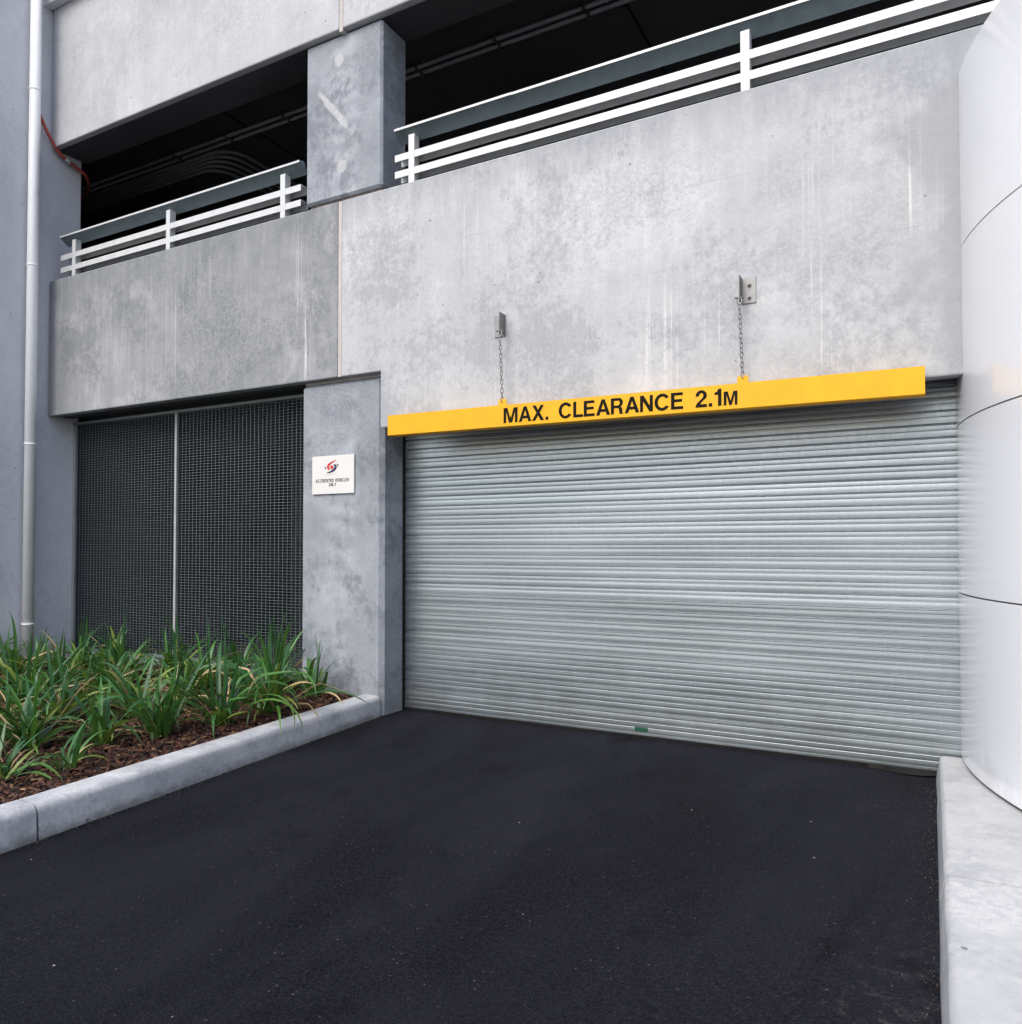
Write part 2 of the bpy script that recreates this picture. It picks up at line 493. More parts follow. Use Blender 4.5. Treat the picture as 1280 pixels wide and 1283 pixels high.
SHUT = mat_shutter()
ASPH = mat_asphalt()
TOWER = mat_tower()
CHIP = mat_island('bark_chips', [(0, (0.012, 0.006, 0.004)), (0.35, (0.036, 0.012, 0.007)), (0.7, (0.085, 0.028, 0.014)), (0.93, (0.13, 0.06, 0.03)), (1, (0.30, 0.19, 0.10))], 0.8, bump=0.4)
SOIL = plain('dark_soil', (0.018, 0.010, 0.007), 0.95, 0, 0.4, 30, 0.6)
GROUND = plain('street_paving', (0.20, 0.20, 0.20), 0.9, 0, 0.2, 0.4)

# ------------------------------------------------------------------ ground, driveway, bed, kerbs
g = MB()
g.add([(-900, -900, -0.05), (900, -900, -0.05), (900, 900, -0.05), (-900, 900, -0.05)], [(0, 1, 2, 3)])
tag(g.build('ground', GROUND), kind='structure')


def kx(y):       # x of the left kerb's foot at depth y
    return -3.697 - 0.0805 * (y - 0.04)


dv = MB()
nx, ny = 40, 90
for j in range(ny + 1):
    y = -14 + (14.45) * j / ny
    for i in range(nx + 1):
        x0, x1 = kx(y) - 0.05, 0.06
        x = x0 + (x1 - x0) * i / nx
        dv.v.append((x, y, 0.004 * mnoise.noise(Vector((x * 0.8, y * 0.8, 0)))))
for j in range(ny):
    for i in range(nx):
        a = j * (nx + 1) + i
        dv.f.append((a, a + 1, a + nx + 2, a + nx + 1))
tag(dv.build('driveway', ASPH, smooth=True), kind='structure')


def kerb_profile(h, wdt, r):
    pts = [(0.0, -0.06), (0.004, 0.0), (-0.006, h - r * 1.3)]
    for k in range(1, 7):
        a = k / 6 * math.pi / 2
        pts.append((-0.006 - r * 1.2 + r * 1.2 * math.cos(a), h - r * 1.3 + r * 1.3 * math.sin(a)))
    pts += [(-wdt + 0.01, h + 0.001), (-wdt, h - 0.01), (-wdt, -0.06)]
    return pts


def sweep(prof, path, jit=0.0, seed=0):
    """prof = (offset, z); path = list of (x, y, sign) with offset applied along x."""
    b = MB()
    n = len(prof)
    for i, (x, y) in enumerate(path):
        for k, (o, z) in enumerate(prof):
            j = jit * mnoise.noise(Vector((k * 0.7 + seed, y * 3.1, z * 9)))
            b.v.append((x + o + j, y, z + 0.6 * jit * mnoise.noise(Vector((k + 5 + seed, y * 2.3, 3)))))
    for i in range(len(path) - 1):
        for k in range(n - 1):
            b.f.append((i * n + k, i * n + k + 1, (i + 1) * n + k + 1, (i + 1) * n + k))
    b.f.append(tuple(reversed(range(n))))
    b.f.append(tuple((len(path) - 1) * n + k for k in range(n)))
    return b


kerb_l = tag(obj('kerb', None, None, (-3.6, -1.3, 0)), kind='structure')
for (ya, yb) in ((-2.645, 0.047), (-9.0, -2.656)):
    path = [(kx(ya + (yb - ya) * i / 60) + 3.6, ya + (yb - ya) * i / 60 + 1.3) for i in range(61)]
    o = sweep(kerb_profile(0.155, 0.165, 0.032), path, 0.004, ya).build('kerb_stone', C_KERB, kerb_l)
    auto_smooth(o.data, 0.9)

C_PLINTH = concrete('concrete_plinth', (0.51, 0.512, 0.515), (0.43, 0.434, 0.44), (0.28, 0.292, 0.31), 22.0, 0.02, big=1.3, b=(0.34, 0.6), pits_scale=7, white=0.3, foot=(0.07, 0.6))
kerb_r = tag(obj('kerb_plinth', None, None, (0, 0, 0)), kind='structure')
for (ya, yb) in ((-1.478, 0.30), (-9.0, -1.486)):
    prof = [(0.006, -0.06), (0.006, 0.0), (0.022, 0.085)]
    for k in range(1, 7):
        a = k / 6 * math.pi / 2
        prof.append((0.022 + 0.030 * (1 - math.cos(a)), 0.085 + 0.035 * math.sin(a)))
    prof += [(0.3, 0.121), (3.2, 0.122), (6.0, 0.122), (6.0, -0.06)]
    prof = prof[::-1]
    path = [(0, ya + (yb - ya) * i / 60) for i in range(61)]
    o = sweep(prof, path, 0.0035, 3 + ya).build('slab', C_PLINTH, kerb_r)
    auto_smooth(o.data, 0.9)
jn = MB()
jn.box(0.05, 6.0, -1.487, -1.477, -0.05, 0.112)
jn.build('joint_filler', DARKG, kerb_r)

bd = MB()
nb = 60
ys = [-9 + 9.5 * j / nb for j in range(nb + 1)]
for j, y in enumerate(ys):
    xr = (kx(y) - 0.155) if y < 0.045 else -4.0
    for i in range(41):
        x = -9.5 + (xr + 9.5) * i / 40
        edge = min(1.0, (xr - x) / 0.25)
        bd.v.append((x, y, 0.108 + 0.02 * edge + 0.018 * mnoise.noise(Vector((x * 2.2, y * 2.2, 1.0)))))
for j in range(nb):
    for i in range(40):
        a = j * 41 + i
        bd.f.append((a, a + 1, a + 42, a + 41))
tag(bd.build('garden_bed', SOIL, smooth=True), kind='structure')


def bedz(x, y):
    xr = (kx(y) - 0.155) if y < 0.045 else -4.0
    return 0.108 + 0.02 * min(1.0, (xr - x) / 0.25) + 0.018 * mnoise.noise(Vector((x * 2.2, y * 2.2, 1.0)))


ch = MB()
for i in range(15000):
    y = -3.4 + 3.75 * rnd.random()
    xr = (kx(y) - 0.175) if y < 0.03 else -4.55
    x = xr - (rnd.random() ** 1.35) * (xr + 7.9)
    L = rnd.uniform(0.012, 0.04) * (1.4 if rnd.random() < 0.12 else 1)
    wd = rnd.uniform(0.004, 0.010)
    th = rnd.uniform(0.002, 0.005)
    q = Quaternion((0, 0, 1), rnd.uniform(0, 6.28)) @ Quaternion((0, 1, 0), rnd.gauss(0, 0.35)) @ Quaternion((1, 0, 0), rnd.gauss(0, 0.5))
    c = Vector((x, y, bedz(x, y) + rnd.uniform(0.001, 0.016)))
    tp = rnd.uniform(0.4, 1)
    pts = []
    for (sx, sy, sz) in ((-1, -1, -1), (1, -tp, -1), (1, tp, -1), (-1, 1, -1), (-1, -.8, 1), (1, -tp * .8, 1), (1, tp * .8, 1), (-1, .8, 1)):
        pts.append(c + q @ Vector((sx * L, sy * wd, sz * th)))
    ch.add(pts, [(4, 5, 6, 7), (0, 1, 5, 4), (1, 2, 6, 5), (2, 3, 7, 6), (3, 0, 4, 7)])
tag(ch.build('bark_mulch', CHIP), 'dark red brown bark mulch covering the garden bed', 'mulch', kind='stuff')

gt = MB()
for i in range(2200):
    y = rnd.uniform(-4.0, 0.05)
    if rnd.random() < 0.68:
        x = kx(y) + 0.004 + abs(rnd.gauss(0, 0.022))
    else:
        x = 0.004 - abs(rnd.gauss(0, 0.03))
    r_ = rnd.uniform(0.001, 0.0032)
    c = Vector((x, y, 0.002 + 0.004 * mnoise.noise(Vector((x * 0.8, y * 0.8, 0)))))
    q = Quaternion((rnd.gauss(0, 1), rnd.gauss(0, 1), rnd.gauss(0, 1), 1)).normalized()
    gt.add([c + q @ Vector(d) * r_ * rnd.uniform(0.7, 1.3) for d in ((1, 0, 0), (-1, 0, 0), (0, 1, 0), (0, -1, 0), (0, 0, 1), (0, 0, -1))],
           [(0, 2, 4), (2, 1, 4), (1, 3, 4), (3, 0, 4), (2, 0, 5), (1, 2, 5), (3, 1, 5), (0, 3, 5)])
GRIT = mat_island('gutter_grit', [(0, (0.02, 0.019, 0.018)), (0.5, (0.04, 0.037, 0.033)), (0.9, (0.09, 0.08, 0.065)), (1, (0.2, 0.18, 0.15))], 0.9)
tag(gt.build('grit', GRIT), 'loose grit along the foot of both kerbs', 'grit', kind='stuff')

# ------------------------------------------------------------------ the parking building
bld = thing('parking_garage', (0, 0, 0), 'raw concrete parking building with open upper deck and galvanised roller shutter', 'building')
LX = -7.955
MB().box(LX, -4.098, 0.0, 0.09, 2.63, 4.03).build('wall_panel', C_LEFT, bld, 0.010)
MB().prism([(-4.060, 2.63), (-3.672, 2.63), (-3.672, 2.195), (4.5, 2.195), (4.5, 4.03), (-4.060, 4.03)], 0.0, 0.09).build('wall_panel', C_MAIN, bld, 0.010)
MB().box(LX, -4.098, 0.0, 0.07, 5.42, 9.0).build('wall_panel', C_UP, bld, 0.012)
MB().box(-4.060, 8.0, 0.0, 0.07, 5.42, 9.0).build('wall_panel', C_UP, bld, 0.012)
for (x0, x1, z0, z1) in ((-4.098, -4.060, 2.632, 4.028), (-4.098, -4.060, 5.40, 9.0), (-7.975, LX, 2.632, 4.03), (-7.975, LX, 5.42, 9.0)):
    MB().box(x0 + 0.0015, x1 - 0.0015, 0.005 if x0 > -5 else 0.03, 0.068, z0, z1).build('sealant_joint', SEAL, bld)
MB().box(-4.49, -3.705, 0.05, 0.373, 4.092, 5.417).build('column', C_COL, bld, 0.018, 1)
MB().box(-4.46, -3.735, 0.085, 0.34, 4.031, 4.092).build('mortar_joint', MORTAR, bld)
MB().prism([(-4.53, -0.1), (-3.69, -0.1), (-3.69, 2.612), (-4.53, 2.612)], 0.05, 0.42).build('column', C_COL, bld, 0.035, 1)
MB().box(-4.50, -3.70, 0.075, 0.089, 2.612, 2.64).build('mortar_joint', SEAL, bld)
MB().box(-8.9, -7.976, -0.95, 0.351, -0.3, 9.0).build('side_wall', C_SIDE, bld, 0.02, 1)
# beams and lintels behind the panels
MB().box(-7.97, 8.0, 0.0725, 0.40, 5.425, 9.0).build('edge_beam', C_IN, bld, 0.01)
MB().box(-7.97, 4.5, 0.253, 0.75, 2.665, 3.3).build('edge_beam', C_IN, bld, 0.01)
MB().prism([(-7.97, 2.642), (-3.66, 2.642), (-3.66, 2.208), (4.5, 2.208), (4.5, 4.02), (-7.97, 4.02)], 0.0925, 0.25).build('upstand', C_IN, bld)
MB().box(-7.975, -6.5, -0.09, -0.002, 6.87, 7.3).build('ledge', C_SIDE, bld, 0.006)
# upper deck interior
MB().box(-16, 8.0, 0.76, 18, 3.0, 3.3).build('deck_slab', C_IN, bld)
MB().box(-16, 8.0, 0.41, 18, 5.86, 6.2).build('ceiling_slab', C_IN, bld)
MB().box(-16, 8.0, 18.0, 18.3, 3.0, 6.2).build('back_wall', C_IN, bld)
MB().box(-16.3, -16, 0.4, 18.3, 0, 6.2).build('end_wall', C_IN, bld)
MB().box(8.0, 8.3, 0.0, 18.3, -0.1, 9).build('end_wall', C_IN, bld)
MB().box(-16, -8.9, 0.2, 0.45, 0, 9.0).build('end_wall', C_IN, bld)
for xx in (-6.47, -2.2, 2.1):
    MB().box(xx - 0.008, xx + 0.008, 0.45, 17.9, 5.852, 5.8595).build('ceiling_joint', RUBBER, bld)
# room behind the mesh
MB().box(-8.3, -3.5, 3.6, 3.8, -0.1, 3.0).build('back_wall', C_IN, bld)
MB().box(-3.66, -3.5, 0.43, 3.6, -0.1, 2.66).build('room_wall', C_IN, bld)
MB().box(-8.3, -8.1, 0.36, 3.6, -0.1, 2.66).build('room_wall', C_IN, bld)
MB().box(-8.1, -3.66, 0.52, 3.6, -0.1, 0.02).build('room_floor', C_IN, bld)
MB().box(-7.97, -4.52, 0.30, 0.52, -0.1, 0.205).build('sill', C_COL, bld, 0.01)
# conduits under the ceiling
for yy in (1.215, 1.305):
    cp = MB().tube([(-15.5, yy, 5.81), (7.9, yy, 5.81)], 0.021, 8).build('conduit', GREYC, bld, smooth=True)
    for k in range(12):
        xx = -7.6 + k * 0.85
        b = MB().box(xx - 0.012, xx + 0.012, yy - 0.03, yy + 0.03, 5.78, 5.858)
        b.build('clip', STEEL, cp)
for k in range(5):
    yy = 1.40 + k * 0.062
    xe = -6.95 - k * 0.02 - k * 0.10
    pth = [(-15.5, yy, 5.815), (xe - 0.25, yy, 5.815)]
    for a in range(1, 8):
        t = a / 7 * math.pi / 2
        pth.append((xe - 0.25 + 0.28 * math.sin(t), yy + 0.28 * (1 - math.cos(t)), 5.815))
    pth.append((xe + 0.03, 12, 5.815))
    MB().tube(pth, 0.022, 8).build('conduit', GREYC, bld, smooth=True)

# guard rails
rail_box = {}


def guard_rail(x0, x1, posts, label):
    gr = obj('guard_rail', None, bld, (x0, 0.02, 4.03))
    gr['label'] = label
    L = x1 - x0
    for xp in posts:
        p = MB().box(xp - x0 - 0.027, xp - x0 + 0.027, -0.003, 0.062, 0.0, 0.372)
        p.build('post', GALV_RAIL, gr, 0.003)
    for z in (0.065, 0.192):
        rl = MB()
        pr = [(0.0, 0.0), (0.0, 0.052), (0.088, 0.052), (0.088, 0.0), (0.084, 0.0), (0.084, 0.047), (0.004, 0.047), (0.004, 0.0)]
        nn = len(pr)
        rl.v = [(0, y, z + h_) for y, h_ in pr] + [(L, y, z + h_) for y, h_ in pr]
        rl.f = [tuple(range(nn)), tuple(reversed(range(nn, 2 * nn)))] + [(i + nn, (i + 1) % nn + nn, (i + 1) % nn, i) for i in range(nn)]
        rl.build('rail', GALV_RAIL, gr)
    # leaning top angle: lip forward, plate sloping back and down
    prof = [(-0.012, 0.428), (-0.012, 0.436), (0.03, 0.450), (0.045, 0.446), (0.088, 0.362), (0.081, 0.357), (0.000, 0.416)]
    t = MB()
    n = len(prof)
    t.v = [(0, y, z) for y, z in prof] + [(L, y, z) for y, z in prof]
    t.f = [tuple(range(n)), tuple(reversed(range(n, 2 * n)))] + [(i + n, (i + 1) % n + n, (i + 1) % n, i) for i in range(n)]
    t.build('top_rail', GALV_DARK, gr)
    lp = MB().box(0.003, L - 0.003, -0.016, -0.0125, 0.422, 0.439)
    lp.build('rail_lip', GALV_RAIL, gr)
    return gr


guard_rail(-3.555, 7.9, (-3.40, -0.95, 1.55, 4.0, 6.5), 'long galvanised guard rail above the roller shutter')
guard_rail(-7.80, -4.515, (-7.58, -6.15, -4.715), 'short galvanised guard rail between side wall and upper column')

# roller shutter
sh = obj('roller_shutter', None, bld, (-3.69, 0.33, 0.0))
sh['label'] = 'closed galvanised roller shutter of horizontal ribbed slats'
SW = 3.95
PITCH = 0.0752
P = [(0.0, 0.0030), (0.0020, 0.0008), (0.0032, 0.0002), (0.0140, -0.0007), (0.0250, -0.0008), (0.0358, 0.0000), (0.0366, -0.0016), (0.0378, -0.0020), (0.0392, -0.0008), (0.0404, 0.0032),
     (0.0415, 0.0030), (0.0490, 0.0024), (0.0580, 0.0024), (0.0655, 0.0030), (0.0664, 0.0022), (0.0676, -0.0040), (0.0690, -0.0062), (0.0708, -0.0064), (0.0722, -0.0052), (0.0752, 0.0030)]
slat_meshes = []
for vi in range(6):
    b = MB()
    nseg = 44
    for i in range(nseg + 1):
        x = SW * i / nseg
        for k, (z, y) in enumerate(P):
            wob = 0.0009 * mnoise.noise(Vector((x * 0.9 + vi * 9.1, z * 3, vi)))
            b.v.append((x, y + wob, z + 0.0008 * mnoise.noise(Vector((x * 0.9, vi * 4.0, 0)))))
    n = len(P)
    for i in range(nseg):
        for k in range(n - 1):
            b.f.append((i * n + k, (i + 1) * n + k, (i + 1) * n + k + 1, i * n + k + 1))
    me = b.mesh('slat', SHUT)
    auto_smooth(me, 0.25)
    slat_meshes.append(me)
z = 0.034
k = 0
while z < 2.62:
    o = obj('slat', slat_meshes[(k * 5 + k // 3) % 6], sh, (0, 0, z))
    o.rotation_euler.x = rnd.gauss(R(-0.3), R(1.3))
    z += PITCH
    k += 1
MB().box(0.0, SW, -0.006, 0.014, 0.024, 0.036).build('bottom_bar', SHUT, sh)
MB().box(0.0, SW - 0.24, -0.010, 0.018, -0.005, 0.0255).build('rubber_seal', RUBBER, sh, 0.004)
# loose flap of the rubber where it meets the right kerb
fl = MB()
for i in range(9):
    t = i / 8
    x = SW - 0.60 + 0.46 * t
    zt = 0.026
    yb = -0.012 - 0.06 * math.sin(t * math.pi) ** 1.5
    fl.v += [(x, -0.0105, zt), (x, yb * 0.6 - 0.008, 0.014), (x, yb - 0.012, 0.002 + 0.016 * t * t)]
for i in range(8):
    for kk in range(2):
        a = i * 3 + kk
        fl.f.append((a, a + 3, a + 4, a + 1))
o = fl.build('rubber_flap', RUBBER, sh, smooth=True)
MB().box(-0.012, 0.012, -0.02, 0.05, 0.0, 2.6).build('guide_rail', RUBBER, sh)
MB().box(1.915, 2.005, -0.0105, -0.006, 0.052, 0.076).build('tag', GREENT, sh)

# mesh screens
PX = -6.352


def screen(x0, x1, label):
    s = obj('mesh_screen', None, bld, (x0, 0.31, 0.205))
    s['label'] = label
    L, H = x1 - x0, 2.40
    b = MB()
    nv, nh = int(round(L / 0.05)), int(round(H / 0.0262))
    for i in range(nv):
        x = L * (i + 0.5) / nv + rnd.uniform(-0.001, 0.001)
        b.box(x - 0.0012, x + 0.0012, 0.0, 0.0042, 0, H)
    for j in range(nh):
        zz = H * (j + 0.5) / nh
        b.box(0, L, -0.0042, -0.0002, zz - 0.0012, zz + 0.0012)
    o = b.build('wire_mesh', GALV_MESH, s)
    o['kind'] = 'stuff'
    MB().box(0.0, 0.03, -0.03, -0.005, 0, H).build('frame_bar', GALV_POST, s, 0.002)
    MB().box(0.032, L, -0.012, -0.005, 0.0, 0.03).build('frame_bar', GALV_MESH, s, 0.001)
    MB().box(0.032, L, -0.012, -0.005, H - 0.03, H).build('frame_bar', GALV_MESH, s, 0.001)
    return s


screen(-7.965, PX - 0.022, 'left wire mesh screen in galvanised frame beside the side wall')
screen(PX - 0.015, -4.45, 'right wire mesh screen in galvanised frame beside the column')
MB().box(-7.96, -4.53, 0.27, 0.285, 2.575, 2.60).build('head_trim', GALV_MESH, bld)

# ------------------------------------------------------------------ white clad tower
TR, TX, TY = 2.35, 2.48, 0.35
tw = thing('white_clad_tower', (TX, TY, 0.12), 'smooth white cylindrical clad tower standing on the right concrete plinth', 'tower')


def ring(r0, r1, z0, z1, seg=160):
    b = MB()
    for kk in range(seg):
        a = 2 * math.pi * kk / seg
        c, s = math.cos(a), math.sin(a)
        b.v += [(r1 * c, r1 * s, z0), (r1 * c, r1 * s, z1), (r0 * c, r0 * s, z1), (r0 * c, r0 * s, z0)]
    for kk in range(seg):
        for e in range(4):
            a, d = kk * 4 + e, ((kk + 1) % seg) * 4 + e
            a2, d2 = kk * 4 + (e + 1) % 4, ((kk + 1) % seg) * 4 + (e + 1) % 4
            b.f.append((a, d, d2, a2))
    return b


zz = [0.018, 0.917, 1.833, 2.752, 3.682]
for i in range(4):
    o = ring(TR - 0.03, TR, zz[i] + (0.0 if i == 0 else 0.004), zz[i + 1] - 0.004).build('cladding_ring', TOWER, tw)
    auto_smooth(o.data, 0.6)
o = ring(TR - 0.30, TR - 0.014, -0.02, 3.62).build('core', DARKG, tw)
cpv = MB()
cpv.v = [((TR - 0.02) * math.cos(2 * math.pi * q / 96), (TR - 0.02) * math.sin(2 * math.pi * q / 96), 3.676) for q in range(96)]
cpv.f = [tuple(range(96))]
cpv.build('cap', TOWER, tw)

# ------------------------------------------------------------------ clearance bar with lettering
bar = thing('clearance_bar', (-1.77, -0.10, 2.10), 'yellow steel height clearance bar hanging on two chains in front of the shutter', 'clearance bar')
bar.rotation_euler.y = 0.0066
bm_ = MB()
hw = 1.75
# folded channel: tall face, rounded bends, hollow behind
prof = [(-0.006, 0.150), (0.075, 0.150), (0.075, 0.145), (0.0, 0.144), (-0.0, 0.006), (0.075, 0.005), (0.075, 0.0), (-0.002, 0.0), (-0.006, 0.004), (-0.006, 0.146)]
n = len(prof)
bm_.v = [(-hw, y, z) for y, z in prof] + [(hw, y, z) for y, z in prof]
bm_.f = [tuple(range(n)), tuple(reversed(range(n, 2 * n)))] + [(i + n, (i + 1) % n + n, (i + 1) % n, i) for i in range(n)]
me = bm_.mesh('bar', YELLOW)
bmx = bmesh.new()
bmx.from_mesh(me)
bmesh.ops.recalc_face_normals(bmx, faces=bmx.faces)
bmx.to_mesh(me)
bmx.free()
obj('bar', me, bar)
LUGX = (-2.566, -0.961)
for lx in LUGX:
    pts = [(-0.032, 0.148), (0.032, 0.148), (0.032, 0.182)]
    for q in range(1, 6):
        a = q / 6 * math.pi / 2
        pts.append((0.032 - 0.016 + 0.016 * math.cos(a), 0.182 + 0.016 * math.sin(a)))
    for q in range(0, 6):
        a = math.pi / 2 + q / 6 * math.pi / 2
        pts.append((-0.032 + 0.016 + 0.016 * math.cos(a), 0.182 + 0.016 * math.sin(a)))
    pts.append((-0.032, 0.182))
    lg = MB().prism([(lx + 1.77 + x, q) for x, q in pts], 0.022, 0.028)
    lg.build('lug', YELLOW, bar)


def ell(cx, cy, rx, ry, a0, a1, n=14):
    return [(cx + rx * math.cos(R(a0 + (a1 - a0) * i / n)), cy + ry * math.sin(R(a0 + (a1 - a0) * i / n))) for i in range(n + 1)]


GL = {
    'M': (0.95, [[(0, 0), (0, 1), (.28, 1), (.475, .3), (.67, 1), (.95, 1), (.95, 0), (.765, 0), (.765, .78), (.56, 0), (.39, 0), (.185, .78), (.185, 0)]]),
    'A': (0.91, [[(0, 0), (.35, 1), (.56, 1), (.91, 0), (.69, 0), (.625, .21), (.28, .21), (.215, 0)], [(.335, .385), (.57, .385), (.455, .76)]]),
    'X': (0.86, [[(0, 0), (.31, .51), (.02, 1), (.26, 1), (.43, .69), (.6, 1), (.83, 1), (.545, .515), (.86, 0), (.61, 0), (.42, .335), (.235, 0)]]),
    '.': (0.20, [[(0, 0), (0, .2), (.2, .2), (.2, 0)]]),
    'C': (0.90, [ell(.47, .5, .47, .52, 33, 327, 30) + ell(.47, .5, .265, .345, 322, 38, 26)]),
    'L': (0.66, [[(0, 0), (0, 1), (.2, 1), (.2, .175), (.66, .175), (.66, 0)]]),
    'E': (0.72, [[(0, 0), (0, 1), (.7, 1), (.7, .83), (.2, .83), (.2, .6), (.66, .6), (.66, .435), (.2, .435), (.2, .17), (.72, .17), (.72, 0)]]),
    'R': (0.79, [[(0, 0), (0, 1)] + ell(.5, .715, .27, .285, 90, -65) + [(.68, .40), (.73, .3), (.735, .1), (.79, 0), (.57, 0), (.535, .1), (.53, .25), (.49, .35), (.41, .375), (.2, .375), (.2, 0)],
                 [(.2, .54), (.2, .835)] + ell(.47, .6875, .1, .1475, 90, -90)]),
    'N': (0.79, [[(0, 0), (0, 1), (.22, 1), (.6, .36), (.6, 1), (.79, 1), (.79, 0), (.58, 0), (.19, .65), (.19, 0)]]),
    '2': (0.66, [ell(.335, .69, .32, .32, 188, -30, 20) + [(.45, .40), (.33, .28), (.27, .175), (.66, .175), (.66, 0), (0, 0), (.02, .12), (.09, .25), (.2, .36), (.36, .5), (.43, .58)] + ell(.335, .69, .12, .15, -5, 185, 14)]),
    '1': (0.45, [[(.23, 0), (.23, .66), (.03, .66), (.03, .79), (.16, .83), (.25, 1), (.42, 1), (.42, 0)]]),
}


def curve_mesh(name, loops, mat, depth=0.0006):
    """loops: list of closed xy outlines -> filled mesh standing in the xz plane, front toward -y."""
    cu = bpy.data.curves.new(name, 'CURVE')
    cu.dimensions = '2D'
    cu.fill_mode = 'BOTH'
    cu.extrude = depth
    for lp in loops:
        sp = cu.splines.new('POLY')
        sp.points.add(len(lp) - 1)
        for i, (x, y) in enumerate(lp):
            sp.points[i].co = (x, y, 0, 1)
        sp.use_cyclic_u = True
    tmp = bpy.data.objects.new('tmp', cu)
    col.objects.link(tmp)
    bpy.context.view_layer.update()
    me = bpy.data.meshes.new_from_object(tmp.evaluated_get(bpy.context.evaluated_depsgraph_get()))
    bpy.data.objects.remove(tmp)
    bpy.data.curves.remove(cu)
    me.transform(Matrix.Rotation(math.pi / 2, 4, 'X'))
    me.name = name
    me.materials.clear()
    me.materials.append(mat)
    return me


CAP = 0.101
items = []
cx = 0.0
for ch_ in 'MAX. CLEARANCE 2.1m':
    if ch_ == ' ':
        cx += 0.62
        continue
    if ch_ == 'm':
        wd, lps = GL['M']
        items.append((cx, 0.80, lps))
        cx += wd * 0.80 + 0.1
    else:
        wd, lps = GL[ch_]
        items.append((cx, 1.0, lps))
        cx += wd + (0.05 if ch_ in 'AL' else 0.10)
TW = 1.553
kx_ = TW / ((cx - 0.1) * CAP)
for (c0, s_, lps) in items:
    loops = [[((c0 + x * s_) * CAP * kx_, y * s_ * CAP) for x, y in lp] for lp in lps]
    o = obj('letter', curve_mesh('letter', loops, BLACKP), bar, (-2.538 + 1.77, -0.0075, 0.026))

# ------------------------------------------------------------------ brackets and chains
BR = ((-2.58, -1), (-0.978, 1))
BLAB = ('steel angle bracket bolted to the wall, nearer the column', 'steel angle bracket bolted to the wall, nearer the white tower')
CLAB = ('galvanised chain holding the clearance bar nearer the column', 'galvanised chain holding the clearance bar nearer the white tower')
for bi, (bx, sgn) in enumerate(BR):
    z0, z1 = (2.755, 2.905) if bi == 0 else (2.735, 2.890)
    br = thing('wall_bracket', (bx, 0, z0), BLAB[bi], 'bracket', 'brackets of the clearance bar')
    H = z1 - z0
    a, b2 = (0.0, 0.085) if sgn > 0 else (-0.085, 0.0)
    MB().box(a, b2, -0.0075, -0.001, 0, H).build('wall_plate', STEEL, br, 0.001)
    t0, t1 = (0.0, 0.006) if sgn > 0 else (-0.006, 0.0)
    MB().box(t0, t1, -0.090, -0.0078, 0, H).build('outstanding_plate', STEEL, br, 0.001)
    for zb in (0.035, H - 0.045):
        xb = sgn * 0.045
        pt = [(xb + 0.012 * math.cos(R(60 * q + 10)), zb + 0.012 * math.sin(R(60 * q + 10))) for q in range(6)]
        bo = MB().prism(pt, -0.019, -0.0078)
        bo.build('bolt', STEEL, br)
        MB().tube([(xb, -0.019, zb), (xb, -0.032, zb)], 0.006, 8).build('thread', STEEL, br)
    lx = LUGX[bi]
    cy = -0.075
    chn = thing('chain', (lx, cy, 2.28), CLAB[bi], 'chain', 'chains of the clearance bar')
    # shackle through the outstanding plate
    sx = bx + sgn * 0.003 - lx
    zt = z0 + 0.020 - 2.28
    bow = [(sx - 0.013, 0, zt)]
    for q in range(9):
        t = math.pi + q / 8 * math.pi
        bow.append((sx + 0.013 * math.cos(t), 0, zt - 0.028 + 0.013 * math.sin(t)))
    bow.append((sx + 0.013, 0, zt))
    MB().tube(bow, 0.0042, 8).build('shackle', STEEL, chn, smooth=True)
    MB().tube([(sx - 0.026, 0, zt), (sx + 0.026, 0, zt)], 0.0055, 8).build('shackle_pin', STEEL, chn, smooth=True)
    top = Vector((sx, 0, zt - 0.040))
    bot = Vector((0, 0.0, 0.006))
    nl = 15
    step = (top - bot) / nl
    LL = step.length * 1.0
    hl, rw, wr = LL * 0.5 + 0.002, 0.0085, 0.0031
    b = MB()
    pth = []
    for q in range(13):
        t = q / 12 * math.pi
        pth.append((rw * math.cos(t), 0, (hl - rw) + rw * math.sin(t)))
    for q in range(13):
        t = math.pi + q / 12 * math.pi
        pth.append((rw * math.cos(t), 0, -(hl - rw) + rw * math.sin(t)))
    pth.append(pth[0])
    b.tube(pth, wr, 6, cap=False)
    lm = b.mesh('link', STEEL, smooth=True)
    for q in range(nl):
        o = obj('link', lm, chn, bot + step * (q + 0.5))
        o.rotation_euler.z = R(45 + 90 * (q % 2) + rnd.uniform(-8, 8))
        o.rotation_euler.y = rnd.uniform(-0.05, 0.05)
    MB().tube([(0, -0.012, 0.003), (0, 0.012, 0.003)], 0.005, 8).build('lug_bolt', STEEL, chn)

# ------------------------------------------------------------------ wall sign
sg = thing('wall_sign', (-4.172, 0.047, 1.712), 'white square sign reading ACCREDITED VEHICLES ONLY on the column', 'sign')
SWD, SHT = 0.432, 0.305
MB().box(-SWD / 2, SWD / 2, -0.012, 0.0, 0.0, SHT).build('board', SIGNW, sg, 0.0015)


def spx(x, y):      # photo-crop measure of the sign face -> sign coordinates
    return ((x - 622.5) / 835 * SWD, (957 - y) / 757 * SHT)


def ribbon(pts, wid):
    pts = [spx(*p) for p in pts]
    l, r_ = [], []
    for i, (x, y) in enumerate(pts):
        a = pts[max(0, i - 1)]
        c = pts[min(len(pts) - 1, i + 1)]
        d = Vector((c[0] - a[0], c[1] - a[1])).normalized()
        ww = wid[i] / 835 * SWD / 2
        l.append((x - d.y * ww, y + d.x * ww))
        r_.append((x + d.y * ww, y - d.x * ww))
    return [l + r_[::-1]]


